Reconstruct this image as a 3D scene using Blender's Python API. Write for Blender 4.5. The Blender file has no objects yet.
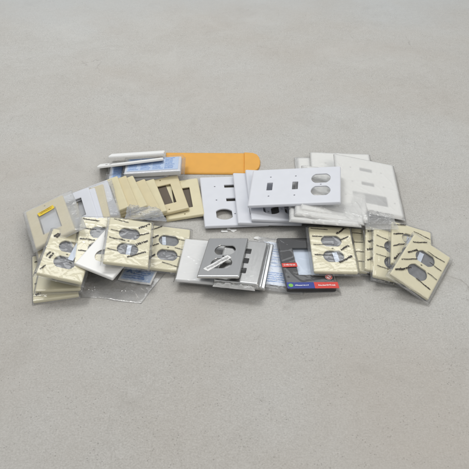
import bpy, bmesh, math, random
import numpy as np
from mathutils import Vector, Matrix

# where each thing lies: location of its underside's centre (mm), axes, and its width, depth, thickness (mm)
POSES = {
    'B3b': ((-187.84, 183.7, 2.65), ((0.99836, -0.05197, -0.0239), (0.05105, 0.99799, -0.03748), (0.0258, 0.0362, 0.99901)), (112, 50, 10)),
    'B3': ((-156.2, 187.07, 16.9), ((0.99807, -0.00723, -0.06173), (0.00793, 0.99991, 0.01121), (0.06164, -0.01168, 0.99803)), (112, 58, 10)),
    'F': ((-292.36, -114.66, 0.48), ((0.97643, -0.21583, 0.00054), (0.21583, 0.97643, 0.00256), (-0.00108, -0.00238, 1.0)), (71, 115, 5.2)),
    'G': ((-281.65, -101.08, 9.93), ((0.9983, -0.05204, -0.02625), (0.05063, 0.99737, -0.05189), (0.02888, 0.05047, 0.99831)), (71, 115, 5.2)),
    'P7': ((-96.08, 97.4, 5.21), ((0.98519, -0.15166, -0.08001), (0.14836, 0.98787, -0.04581), (0.08598, 0.03327, 0.99574)), (70, 114, 5)),
    'P6': ((-128.67, 103.83, 8.5), ((0.96299, -0.24793, -0.10577), (0.24655, 0.96878, -0.02612), (0.10895, -0.00092, 0.99405)), (70, 114, 5)),
    'S5': ((-168.51, 86.78, 10.22), ((0.94692, -0.28719, -0.14443), (0.2888, 0.95734, -0.01016), (0.14119, -0.03209, 0.98946)), (70, 114, 5)),
    'S4': ((-180.97, 76.82, 15.15), ((0.91873, -0.34086, -0.19939), (0.34399, 0.93876, -0.01981), (0.19393, -0.05039, 0.97972)), (70, 114, 5)),
    'S3': ((-203.93, 85.72, 16.79), ((0.91508, -0.33548, -0.22378), (0.34006, 0.94021, -0.01895), (0.21675, -0.05876, 0.97446)), (70, 114, 5)),
    'S2': ((-217.75, 81.05, 19.28), ((0.92153, -0.30763, -0.23694), (0.3112, 0.95006, -0.02314), (0.23223, -0.05241, 0.97125)), (70, 114, 5)),
    'S1': ((-233.84, 77.15, 20.79), ((0.92351, -0.30214, -0.23629), (0.30523, 0.95197, -0.02429), (0.23228, -0.04969, 0.97138)), (70, 114, 5)),
    'Lw': ((-249.72, 58.07, 23.32), ((0.92649, -0.30342, -0.2226), (0.30035, 0.9526, -0.04836), (0.22672, -0.02206, 0.97371)), (70, 114, 5)),
    'L4': ((-258.83, 42.43, 25.48), ((0.94004, -0.2472, -0.23499), (0.24813, 0.96838, -0.02608), (0.23401, -0.03379, 0.97165)), (70, 114, 5)),
    'L3b': ((-270.27, 31.5, 27.32), ((0.93067, -0.28141, -0.2338), (0.29196, 0.95637, 0.01107), (0.22048, -0.07856, 0.97222)), (70, 114, 5)),
    'L3a': ((-279.41, 29.01, 29.25), ((0.92413, -0.30564, -0.22926), (0.31435, 0.94931, 0.00155), (0.21717, -0.0735, 0.97336)), (70, 114, 5)),
    'H': ((-302.36, -33.04, 27.65), ((0.93588, -0.30512, -0.17615), (0.29253, 0.95161, -0.09414), (0.19635, 0.03658, 0.97985)), (71, 115, 5.2)),
    'L1': ((-313.96, -13.37, 36.1), ((0.89191, -0.35631, -0.27844), (0.353, 0.93345, -0.06375), (0.28263, -0.04143, 0.95833)), (71, 115, 5.2)),
    'E': ((-270.42, -105.0, 35.28), ((0.96682, 0.03688, 0.2528), (-0.03658, 0.99931, -0.00589), (-0.25284, -0.00355, 0.9675)), (71, 115, 5.2)),
    'B': ((-113.07, -50.08, 5.83), ((0.98806, -0.00125, 0.15408), (0.0014, 1.0, -0.00088), (-0.15408, 0.00108, 0.98806)), (71, 115, 5.2)),
    'D': ((-223.22, -66.27, 34.54), ((0.99369, -0.05147, 0.09968), (0.05862, 0.99581, -0.07017), (-0.09566, 0.07557, 0.99254)), (71, 115, 5.2)),
    'Cw': ((-199.69, -89.03, 33.34), ((0.40072, -0.91132, 0.09438), (0.91588, 0.39575, -0.06741), (0.02408, 0.11345, 0.99325)), (114, 70, 5)),
    'A': ((-174.05, -76.49, 40.06), ((0.98089, -0.03176, 0.19194), (0.036, 0.99918, -0.01862), (-0.19119, 0.02517, 0.98123)), (71, 115, 5.2)),
    'C0': ((-52.29, -84.88, 6.94), ((0.99527, 0.07648, 0.05983), (-0.08082, 0.99399, 0.07386), (-0.05382, -0.07834, 0.99547)), (75, 118, 5)),
    'C3': ((76.34, -91.34, 5.62), ((0.99149, 0.11446, 0.06196), (-0.11091, 0.99214, -0.05794), (-0.06811, 0.05057, 0.9964)), (70, 116, 3)),
    'C4': ((116.24, -93.67, 7.71), ((0.99198, -0.09649, 0.08161), (0.09943, 0.99451, -0.03271), (-0.078, 0.04057, 0.99613)), (80, 124, 8)),
    'C2c': ((22.55, -95.22, 9.03), ((0.98678, 0.16203, 0.00421), (-0.162, 0.98676, -0.00739), (-0.00535, 0.00661, 0.99996)), (70, 114, 5)),
    'C2b': ((17.01, -97.6, 15.02), ((0.98655, 0.16305, 0.01136), (-0.16307, 0.98662, 0.0003), (-0.01116, -0.00215, 0.99994)), (70, 114, 4)),
    'C2': ((11.75, -101.89, 20.44), ((0.98556, 0.1693, -0.0023), (-0.16909, 0.98488, 0.0376), (0.00863, -0.03667, 0.99929)), (70, 114, 5)),
    'C1': ((-17.89, -98.43, 26.61), ((0.98452, 0.14456, -0.09909), (-0.13461, 0.98577, 0.10067), (0.11223, -0.08578, 0.98997)), (68, 112, 4)),
    'R2': ((185.24, -53.0, 8.18), ((0.99517, 0.06241, 0.07574), (-0.0617, 0.99803, -0.01163), (-0.07632, 0.0069, 0.99706)), (71, 115, 5.2)),
    'R3': ((253.03, -61.32, 7.86), ((0.97442, 0.13975, 0.17598), (-0.1339, 0.98998, -0.04475), (-0.18047, 0.02004, 0.98338)), (71, 115, 5.2)),
    'R4': ((263.65, -78.6, 11.55), ((0.97343, 0.14413, 0.17791), (-0.12715, 0.98647, -0.10349), (-0.19042, 0.07812, 0.97859)), (71, 115, 5.2)),
    'R5': ((296.08, -57.09, 13.04), ((0.95784, 0.16884, 0.23245), (-0.16431, 0.98564, -0.03886), (-0.23567, -0.00097, 0.97183)), (71, 115, 5.2)),
    'R6': ((301.16, -108.43, 16.61), ((0.81501, 0.49441, 0.30217), (-0.45782, 0.86911, -0.18722), (-0.35519, 0.01425, 0.93469)), (71, 115, 5.2)),
    'R1': ((162.8, -66.5, 16.99), ((0.99954, -0.00783, 0.02936), (0.0089, 0.99929, -0.03649), (-0.02905, 0.03673, 0.9989)), (71, 115, 5.2)),
    'W1': ((-3.22, 94.94, 3.48), ((0.99531, -0.09417, 0.02222), (0.09363, 0.99531, 0.02417), (-0.02439, -0.02197, 0.99946)), (114, 163, 5)),
    'W2': ((57.98, 95.41, 8.65), ((0.99656, -0.05684, 0.06027), (0.05639, 0.99837, 0.00906), (-0.06068, -0.00563, 0.99814)), (114, 163, 5)),
    'W8': ((183.62, 161.67, 0.67), ((0.99997, 0.00714, 0.00148), (-0.00713, 0.99997, -0.0035), (-0.00151, 0.00349, 0.99999)), (114, 163, 4.5)),
    'W7': ((206.44, 166.28, 5.98), ((0.99888, 0.0449, 0.01506), (-0.04424, 0.99816, -0.04138), (-0.01689, 0.04067, 0.99903)), (114, 163, 4.5)),
    'W3': ((81.61, 97.17, 13.45), ((0.99462, -0.05619, 0.08697), (0.05552, 0.99841, 0.01006), (-0.0874, -0.00518, 0.99616)), (114, 163, 5)),
    'W5b': ((157.93, 63.89, 22.05), ((0.9967, 0.05497, 0.05978), (-0.0637, 0.98577, 0.15558), (-0.05038, -0.15887, 0.98601)), (114, 163, 4.5)),
    'W5c': ((168.92, 73.3, 24.65), ((0.9903, 0.08287, 0.11155), (-0.09769, 0.98605, 0.13477), (-0.09883, -0.14436, 0.98458)), (114, 163, 4.5)),
    'W5a': ((179.79, 87.13, 26.6), ((0.98447, 0.092, 0.1495), (-0.1048, 0.99126, 0.08011), (-0.14082, -0.09454, 0.98551)), (114, 163, 4.5)),
    'W6': ((246.58, 120.07, 20.89), ((0.97867, 0.0411, 0.20128), (-0.0352, 0.99884, -0.03278), (-0.2024, 0.02499, 0.97898)), (114, 163, 4.5)),
    'W4': ((109.61, 83.57, 42.5), ((0.98618, 0.10693, -0.12652), (-0.10807, 0.99414, -0.00215), (0.12555, 0.01579, 0.99196)), (163, 114, 5)),
    'B2': ((-201.69, 205.91, 16.44), ((0.99013, -0.07522, -0.11827), (0.12157, 0.88082, 0.45758), (0.06976, -0.46744, 0.88127)), (128, 52, 5)),
    'B1': ((-191.5, 226.8, 23.1), ((0.99696, -0.04636, -0.06268), (0.06971, 0.89005, 0.4505), (0.0349, -0.45349, 0.89058)), (108, 50, 4)),
}
ENV = [[-133.5, 193.0], [20.4, 191.2], [44.0, 200.2], [52.4, 218.4], [53.1, 246.4], [44.6, 266.7], [-139.1, 271.3], [21.3, 269.4]]
BAG_FRONT = [[-251.5, -75.7, 0.2], [-104.1, -81.0, 0.2], [-146.2, -178.7, 0.2], [-266.7, -160.1, 0.2]]
BAG_BLUE = [[-190.4, 32.4, 36.0], [-134.5, 31.9, 32.0], [-118.3, -1.0, 28.0], [-189.8, -3.2, 36.0]]
BAG_RIGHT = [[224.6, 31.2, 26.0], [276.2, 22.0, 24.0], [277.7, -26.5, 30.0], [221.1, -21.3, 26.0]]
CARD_FRONT = [[-182.3, -93.3, 4.0], [-128.6, -103.5, 4.0], [-132.0, -140.6, 4.0], [-186.6, -125.9, 4.0]]
SCRAPS = [(-18.5, 8.7, 5), (-9.7, 14.5, 4), (-2.6, 10.1, 4.5), (40.8, -11.4, 5)]
WORLD = .52
LAMPS = [('key_softbox', (-.7, 1.0, 2.3), (0, .05, 0), (.85, .65), 24, (1, 1, .985)),
         ('added_glint_lamp', (.15, 1.75, 2.1), (0, .1, 0), (1.7, .55), 11, (.97, .99, 1)),  # unseen lamp added at the back for glints on film and steel
         ('added_fill_lamp', (1.15, -1.0, 1.9), (.05, -.1, 0), (1.3, 1.3), 12.5, (1, .93, .84))]  # unseen warm fill, added to brighten the right-hand plates
# ---------------------------------------------------------------- helpers
C = bpy.context.scene.collection
MM = 0.001
rng = random.Random(11)

def new_obj(name, mesh, mat=None, parent=None):
    o = bpy.data.objects.new(name, mesh)
    C.objects.link(o)
    if mat is not None:
        for m in (mat if isinstance(mat, (list, tuple)) else [mat]):
            mesh.materials.append(m)
    if parent is not None:
        o.parent = parent
    return o

def mesh_from(verts, faces, name='mesh', smooth=False):
    me = bpy.data.meshes.new(name)
    me.from_pydata([tuple(float(c) * MM for c in v) for v in verts], [], faces)
    me.validate()
    if smooth:
        me.polygons.foreach_set('use_smooth', [True] * len(me.polygons))
    me.update()
    return me

def tag(o, label, cat, group=None):
    o['label'] = label
    o['category'] = cat
    if group:
        o['group'] = group
    return o

def pose_of(key):
    loc, R = POSES[key][:2]
    M = Matrix.Identity(4)
    for i in range(3):
        for j in range(3):
            M[i][j] = R[i][j]
        M[i][3] = loc[i] * MM
    return M

def set_pose(o, key):
    M = pose_of(key)
    o.location = M.to_translation()
    o.rotation_euler = M.to_euler()

def empty(name, key, label, cat, group=None):
    o = bpy.data.objects.new(name, None)
    o.empty_display_size = 0.01
    C.objects.link(o)
    set_pose(o, key)
    return tag(o, label, cat, group)

# ---------------------------------------------------------------- wall plates
def rrect(w, h, r, n=4):
    pts = []
    for cx, cy, a0 in ((w/2-r, h/2-r, 0), (-w/2+r, h/2-r, 90), (-w/2+r, -h/2+r, 180), (w/2-r, -h/2+r, 270)):
        for i in range(n+1):
            a = math.radians(a0 + 90*i/n)
            pts.append((cx + r*math.cos(a), cy + r*math.sin(a)))
    return pts

def oval(cx, cy, turn=False):                      # receptacle opening: a disc cut off flat on two sides
    R, k = 17.3, 14.3
    pts = []
    a = math.asin(k/R)
    for s in (0, 1):
        for i in range(11):
            t = -a + 2*a*i/10 + (math.pi if s else 0)
            pts.append((R*math.cos(t), R*math.sin(t)))
    return [((cx - y, cy + x) if turn else (cx + x, cy + y)) for x, y in pts]

def disc(cx, cy, r, n=10):
    return [(cx + r*math.cos(2*math.pi*i/n), cy + r*math.sin(2*math.pi*i/n)) for i in range(n)]

def box_hole(cx, cy, w, h, r=.8):
    return [(cx + x, cy + y) for x, y in rrect(w, h, r, 2)]

def plate_mesh(W, H, T, holes, name='plate', shell=2.2, soft=1.0):
    """A moulded cover plate: rolled edge, hollow back, openings cut right through."""
    bm = bmesh.new()
    def loop(pts, z):
        return [bm.verts.new((x*MM, y*MM, z*MM)) for x, y in pts]
    def bridge(a, b):
        n = len(a)
        for i in range(n):
            bm.faces.new((a[i], a[(i+1) % n], b[(i+1) % n], b[i]))
    s = soft
    prof = [(0, 0), (0, T-2.6*s), (.25*s, T-1.5*s), (.9*s, T-.65*s), (1.9*s, T-.15*s), (3.0*s, T)]
    outer = [loop(rrect(W-2*i, H-2*i, max(.6, 2.4-i*.4)), z) for i, z in prof]
    for a, b in zip(outer, outer[1:]):
        bridge(a, b)
    inner = [loop(rrect(W-2*i, H-2*i, 1.0), z) for i, z in ((1.6, 0), (2.2, T-shell))]
    bridge(outer[0], inner[0]); bridge(inner[0], inner[1])
    htop, hbot = [], []
    for h in holes:
        mx = sum(p[0] for p in h)/len(h); my = sum(p[1] for p in h)/len(h)
        big = [(mx+(x-mx)*1.02, my+(y-my)*1.02) for x, y in h]
        a = loop(big, T); b = loop(h, T-.4); c = loop(h, T-shell)
        bridge(a, b); bridge(b, c)
        htop.append(a); hbot.append(c)
    def edges_of(l):
        out = []
        for i in range(len(l)):
            e = bm.edges.get((l[i], l[(i+1) % len(l)])) or bm.edges.new((l[i], l[(i+1) % len(l)]))
            out.append(e)
        return out
    for ol, hs in ((outer[-1], htop), (inner[-1], hbot)):
        es = edges_of(ol)
        for h in hs:
            es += edges_of(h)
        bmesh.ops.triangle_fill(bm, use_beauty=True, use_dissolve=False, edges=es)
    bmesh.ops.recalc_face_normals(bm, faces=bm.faces)
    me = bpy.data.meshes.new(name)
    bm.to_mesh(me); bm.free()
    return me

SCREW = 1.9
def holes_duplex():
    return [oval(0, 19.5), oval(0, -19.5), disc(0, 0, SCREW)]
def holes_decora(w=33, h=62):
    return [box_hole(0, 0, w, h, 1.2), disc(0, 48.4, 1.6, 8), disc(0, -48.4, 1.6, 8)]
def holes_gang_up():                                # toggle, toggle, duplex side by side
    hs = []
    for x in (-46, 0):
        hs += [box_hole(x, 0, 10.4, 24), disc(x, 30.2, 1.7, 8), disc(x, -30.2, 1.7, 8)]
    return hs + [oval(46, 19.5), oval(46, -19.5), disc(46, 0, 1.7, 8)]
def holes_gang_turned(last='duplex'):               # the same plate turned a quarter: devices down the depth
    hs = []
    for y in (46, 0):
        hs += [box_hole(0, y, 24, 10.4), disc(-30.2, y, 1.7, 8), disc(30.2, y, 1.7, 8)]
    if last == 'duplex':
        hs += [oval(-19.5, -46, True), oval(19.5, -46, True), disc(0, -46, 1.7, 8)]
    else:
        hs += [box_hole(0, -46, 64, 30, 1.2), disc(-46, -46, 1.6, 8), disc(46, -46, 1.6, 8)]
    return hs

# ---------------------------------------------------------------- plastic film
def crease_field(X, Y, seed, n, length, width):
    r = np.random.RandomState(seed)
    Z = np.zeros_like(X)
    x0, x1, y0, y1 = X.min(), X.max(), Y.min(), Y.max()
    for i in range(n):
        cx, cy = r.uniform(x0, x1), r.uniform(y0, y1)
        a = r.uniform(0, math.pi)
        L = length*r.uniform(.4, 1.3); w = width*r.uniform(.5, 1.4)
        u = (X-cx)*math.cos(a)+(Y-cy)*math.sin(a)
        v = -(X-cx)*math.sin(a)+(Y-cy)*math.cos(a) + .12*u*np.sin(u/9.+i)
        Z += r.uniform(.3, 1.)*r.choice([1, 1, -1])*np.exp(-np.abs(v)/w)*np.exp(-(u/L)**2)
    return Z

def smooth01(t):
    t = np.clip(t, 0, 1)
    return t*t*(3-2*t)

class Film:
    """A clear bag round a W x H x T plate; margins l, r, t, b in mm."""
    def __init__(s, W, H, T, margins, seed, amp=.75, rim=1.5, step=1.4, ncr=30):
        l, r, t, b = margins
        x0, x1, y0, y1 = -W/2-l, W/2+r, -H/2-b, H/2+t
        nx = max(8, int((x1-x0)/step)); ny = max(8, int((y1-y0)/step))
        xs = np.linspace(x0, x1, nx); ys = np.linspace(y0, y1, ny)
        X, Y = np.meshgrid(xs, ys, indexing='ij')
        dx = np.maximum(np.abs(X)-W/2, 0); dy = np.maximum(np.abs(Y)-H/2, 0)
        d = np.hypot(dx, dy)
        mm = max(margins)
        fall = 1-smooth01(d/(mm*.85))
        cr = crease_field(X, Y, seed, ncr, 26, 1.5)
        cr2 = crease_field(X, Y, seed+77, ncr*2, 9, 1.0)
        inside = T+.35+amp*np.clip(.45+cr*.8+cr2*.35, 0, 2.2)
        outside = .8+(T-.6)*fall*.9+rim*(cr*.9+cr2*.9)
        w = smooth01(d/3.0)
        Z = inside*(1-w)+outside*w
        Z = np.where(d > 0, np.maximum(Z, .5), Z)
        edge = np.zeros_like(X); edge[0, :] = edge[-1, :] = 1; edge[:, 0] = edge[:, -1] = 1
        seam = 1.2+.8*crease_field(X, Y, seed+5, 12, 20, 6)
        Z = np.where(edge > 0, np.clip(seam, .3, 3), Z)
        jr = np.random.RandomState(seed)
        wob = .9*crease_field(X, Y, seed+9, 10, 40, 10)
        s.X = X + np.where(d > 1, wob*np.sign(X), 0)
        s.Y = Y + np.where(d > 1, wob*np.sign(Y), 0)
        s.Z = Z; s.xs, s.ys = xs, ys; s.nx, s.ny = nx, ny
    def mesh(s):
        v = np.stack([s.X, s.Y, s.Z], -1).reshape(-1, 3)
        n, m = s.nx, s.ny
        f = [(i*m+j, (i+1)*m+j, (i+1)*m+j+1, i*m+j+1) for i in range(n-1) for j in range(m-1)]
        # the bag's underside: one ring in from the seam, lying flat below the plate
        base = len(v)
        ring = [(i, 0) for i in range(n)]+[(n-1, j) for j in range(1, m)]+[(i, m-1) for i in range(n-2, -1, -1)]+[(0, j) for j in range(m-2, 0, -1)]
        lo = np.array([(s.X[i, j]*.97, s.Y[i, j]*.98, -.15) for i, j in ring])
        v = np.vstack([v, lo])
        k = len(ring)
        f += [(ring[q][0]*m+ring[q][1], base+q, base+(q+1) % k, ring[(q+1) % k][0]*m+ring[(q+1) % k][1]) for q in range(k)]
        f.append(tuple(base+q for q in range(k)))
        return mesh_from(v, f, 'bag', True)
    def top(s, x, y):
        i = int(np.clip(np.searchsorted(s.xs, x), 1, s.nx-1)); j = int(np.clip(np.searchsorted(s.ys, y), 1, s.ny-1))
        return float(s.Z[i-1:i+1, j-1:j+1].max())

# ---------------------------------------------------------------- print: small letter-like strokes riding on a surface
def print_strokes(lines, zfun, seed):
    """lines: (x0,y0,x1,y1,size,weight).  Worn, wavy print too small to read, one little glyph after another."""
    r = random.Random(seed)
    V, Fc = [], []
    def stroke(p, q, w):
        dx, dy = q[0]-p[0], q[1]-p[1]
        L = math.hypot(dx, dy) or 1
        nx, ny = -dy/L*w/2, dx/L*w/2
        b = len(V)
        for (x, y) in ((p[0]+nx, p[1]+ny), (p[0]-nx, p[1]-ny), (q[0]-nx, q[1]-ny), (q[0]+nx, q[1]+ny)):
            V.append((x, y, zfun(x, y)+.12+.01*(b % 7)))
        Fc.append((b, b+1, b+2, b+3))
    for (x0, y0, x1, y1, size, wt) in lines:
        L = math.hypot(x1-x0, y1-y0)
        ux, uy = (x1-x0)/L, (y1-y0)/L
        vx, vy = -uy, ux
        n = max(3, int(L/(size*.72)))
        wave = r.uniform(0, 6)
        for k in range(n):
            t = k*L/n
            off = .5*math.sin(t/4+wave)*size*.25
            ox, oy = x0+ux*t+vx*off, y0+uy*t+vy*off
            def P(a, b2):
                a2 = a*size*.6+b2*size*.22
                return (ox+ux*a2+vx*b2*size, oy+uy*a2+vy*b2*size)
            hgt = r.choice([.65, .65, .65, 1.0])
            if r.random() < .93:
                stroke(P(.12, 0), P(.12, hgt), wt)
            if r.random() < .7:
                stroke(P(.75, 0), P(.75, .65), wt)
            stroke(P(.1, r.choice([0, .6])), P(.85, r.choice([.02, .62])), wt)
    return mesh_from(V, Fc, 'print')

# ---------------------------------------------------------------- materials
def nodes_of(name):
    m = bpy.data.materials.new(name)
    m.use_nodes = True
    nt = m.node_tree
    return m, nt, nt.nodes['Principled BSDF']

def plastic(name, col, rough=.35, vary=.06, bump=.04, scale=60, spec=.5, sss=0):
    m, nt, b = nodes_of(name)
    tc = nt.nodes.new('ShaderNodeTexCoord')
    n = nt.nodes.new('ShaderNodeTexNoise'); n.inputs['Scale'].default_value = scale; n.inputs['Detail'].default_value = 5
    nt.links.new(tc.outputs['Object'], n.inputs['Vector'])
    mx = nt.nodes.new('ShaderNodeMix'); mx.data_type = 'RGBA'
    mx.inputs[6].default_value = (*[c*(1-vary) for c in col], 1); mx.inputs[7].default_value = (*[min(1, c*(1+vary)) for c in col], 1)
    nt.links.new(n.outputs['Fac'], mx.inputs[0])
    nt.links.new(mx.outputs[2], b.inputs['Base Color'])
    rr = nt.nodes.new('ShaderNodeMapRange'); rr.inputs[3].default_value = rough-.08; rr.inputs[4].default_value = rough+.1
    nt.links.new(n.outputs['Fac'], rr.inputs[0]); nt.links.new(rr.outputs[0], b.inputs['Roughness'])
    b.inputs['Specular IOR Level'].default_value = spec
    n2 = nt.nodes.new('ShaderNodeTexNoise'); n2.inputs['Scale'].default_value = scale*22
    nt.links.new(tc.outputs['Object'], n2.inputs['Vector'])
    bp = nt.nodes.new('ShaderNodeBump'); bp.inputs['Strength'].default_value = bump; bp.inputs['Distance'].default_value = .0005
    nt.links.new(n2.outputs['Fac'], bp.inputs['Height']); nt.links.new(bp.outputs['Normal'], b.inputs['Normal'])
    return m

def film_mat(name, haze=.05, tint=(.93, .94, .95), rough=.1, gloss=1.0, clear=(1, 1, 1), nscale=170, spread=1., bump=.35):
    """Thin clear plastic: mostly lets light straight through, mirrors a little, more at grazing angles."""
    m, nt, b = nodes_of(name)
    nt.nodes.remove(b)
    out = nt.nodes['Material Output']
    tr = nt.nodes.new('ShaderNodeBsdfTransparent'); tr.inputs['Color'].default_value = (*clear, 1)
    gl = nt.nodes.new('ShaderNodeBsdfGlossy'); gl.inputs['Roughness'].default_value = rough
    df = nt.nodes.new('ShaderNodeBsdfDiffuse'); df.inputs['Color'].default_value = (*tint, 1)
    tl = nt.nodes.new('ShaderNodeBsdfTranslucent'); tl.inputs['Color'].default_value = (*tint, 1)
    lw = nt.nodes.new('ShaderNodeLayerWeight')
    pw = nt.nodes.new('ShaderNodeMath'); pw.operation = 'POWER'; pw.inputs[1].default_value = 4.0
    nt.links.new(lw.outputs['Facing'], pw.inputs[0])
    fr = nt.nodes.new('ShaderNodeMath'); fr.operation = 'MULTIPLY_ADD'; fr.inputs[1].default_value = .6; fr.inputs[2].default_value = .035
    nt.links.new(pw.outputs[0], fr.inputs[0])
    tc = nt.nodes.new('ShaderNodeTexCoord')
    n = nt.nodes.new('ShaderNodeTexNoise'); n.inputs['Scale'].default_value = nscale; n.inputs['Detail'].default_value = 4
    nt.links.new(tc.outputs['Object'], n.inputs['Vector'])
    bp = nt.nodes.new('ShaderNodeBump'); bp.inputs['Strength'].default_value = bump; bp.inputs['Distance'].default_value = .002
    nt.links.new(n.outputs['Fac'], bp.inputs['Height'])
    for x in (gl, lw):
        nt.links.new(bp.outputs['Normal'], x.inputs['Normal'])
    k = nt.nodes.new('ShaderNodeMath'); k.operation = 'MULTIPLY'; k.inputs[1].default_value = gloss*1.2; k.use_clamp = True
    nt.links.new(fr.outputs[0], k.inputs[0])
    mr = nt.nodes.new('ShaderNodeMapRange'); mr.inputs[1].default_value = .3; mr.inputs[2].default_value = .75
    mr.inputs[3].default_value = haze*(1-.5*spread); mr.inputs[4].default_value = haze*(1+.5*spread)
    nt.links.new(n.outputs['Fac'], mr.inputs[0])
    dt = nt.nodes.new('ShaderNodeMixShader'); dt.inputs[0].default_value = .4
    nt.links.new(df.outputs[0], dt.inputs[1]); nt.links.new(tl.outputs[0], dt.inputs[2])
    m1 = nt.nodes.new('ShaderNodeMixShader'); m2 = nt.nodes.new('ShaderNodeMixShader')
    nt.links.new(mr.outputs[0], m1.inputs[0]); nt.links.new(tr.outputs[0], m1.inputs[1]); nt.links.new(dt.outputs[0], m1.inputs[2])
    nt.links.new(k.outputs[0], m2.inputs[0]); nt.links.new(m1.outputs[0], m2.inputs[1]); nt.links.new(gl.outputs[0], m2.inputs[2])
    nt.links.new(m2.outputs[0], out.inputs['Surface'])
    return m

def metal(name, col, rough):
    m, nt, b = nodes_of(name)
    b.inputs['Base Color'].default_value = (*col, 1); b.inputs['Metallic'].default_value = 1
    tc = nt.nodes.new('ShaderNodeTexCoord'); mp = nt.nodes.new('ShaderNodeMapping')
    mp.inputs['Scale'].default_value = (900, 25, 25)
    n = nt.nodes.new('ShaderNodeTexNoise'); n.inputs['Scale'].default_value = 1; n.inputs['Detail'].default_value = 3
    nt.links.new(tc.outputs['Object'], mp.inputs['Vector']); nt.links.new(mp.outputs[0], n.inputs['Vector'])
    r = nt.nodes.new('ShaderNodeMapRange'); r.inputs[3].default_value = rough-.04; r.inputs[4].default_value = rough+.06
    nt.links.new(n.outputs['Fac'], r.inputs[0]); nt.links.new(r.outputs[0], b.inputs['Roughness'])
    bp = nt.nodes.new('ShaderNodeBump'); bp.inputs['Strength'].default_value = .03; bp.inputs['Distance'].default_value = .0001
    nt.links.new(n.outputs['Fac'], bp.inputs['Height']); nt.links.new(bp.outputs[0], b.inputs['Normal'])
    return m

IVORY = plastic('ivory_plastic', (.665, .60, .395), .38)
IVORY2 = plastic('ivory_plastic_darker', (.64, .56, .355), .36)
IVORYB = plastic('ivory_plastic_paler', (.765, .71, .50), .4)
WHITE = plastic('white_plastic', (.675, .69, .735), .32, .03)
WARMWHITE = plastic('warm_white_plastic', (.86, .855, .83), .36, .02)
STEEL = metal('brushed_steel', (.66, .66, .655), .2)
STEEL2 = metal('lighter_steel', (.64, .635, .62), .22)
BLACKP = plastic('black_plastic', (.012, .0115, .013), .3, .1)
INK = plastic('dark_ink', (.035, .028, .022), .5, .2)
BLUEINK = plastic('blue_ink', (.10, .23, .55), .5, .1)
PALEBLUE = plastic('pale_blue_print', (.20, .36, .70), .5, .12, scale=140)
BLUECARD = plastic('blue_tinted_card', (.50, .62, .82), .5, .06)
LIGHTCARD = plastic('pale_card', (.66, .73, .84), .5, .06)
PAPER = plastic('white_paper', (.82, .82, .81), .6, .03)
RED = plastic('red_print', (.62, .045, .03), .4, .1)
NAVY = plastic('navy_print', (.018, .04, .26), .4, .1)
GREEN = plastic('green_print', (.18, .50, .06), .4, .1)
YELLOW = plastic('yellow_sticker', (.80, .58, .04), .45, .12)
ORANGE = plastic('orange_envelope_paper', (.74, .385, .085), .62, .08, .25, 45, .25)
PACKET = plastic('grey_packet', (.21, .215, .23), .3, .45, .6, 120)
STRIP = plastic('pale_blue_strip', (.62, .68, .78), .4, .08)
FILM = film_mat('clear_film', .05, rough=.05, gloss=1.3, nscale=70, bump=.22)
FILMHAZE = film_mat('hazy_film', .24, rough=.10, nscale=45, spread=.4)
FLAPFILM = film_mat('whitish_film', .36, rough=.10, nscale=40, spread=.4)
MILKY = film_mat('milky_film', .76, (.97, .97, .955), .12, 1.5, nscale=30, spread=.2, bump=.22)
TIGHTFILM = film_mat('tight_clear_film', .012, rough=.04, gloss=.55, nscale=35, bump=.12)
CLEARBAG = film_mat('clear_bag_film', .13, (.93, .94, .96), rough=.05, gloss=1.4, nscale=90, bump=.4)
BLUEFILM = film_mat('bluish_film', .22, (.72, .78, .90), .12)

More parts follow.
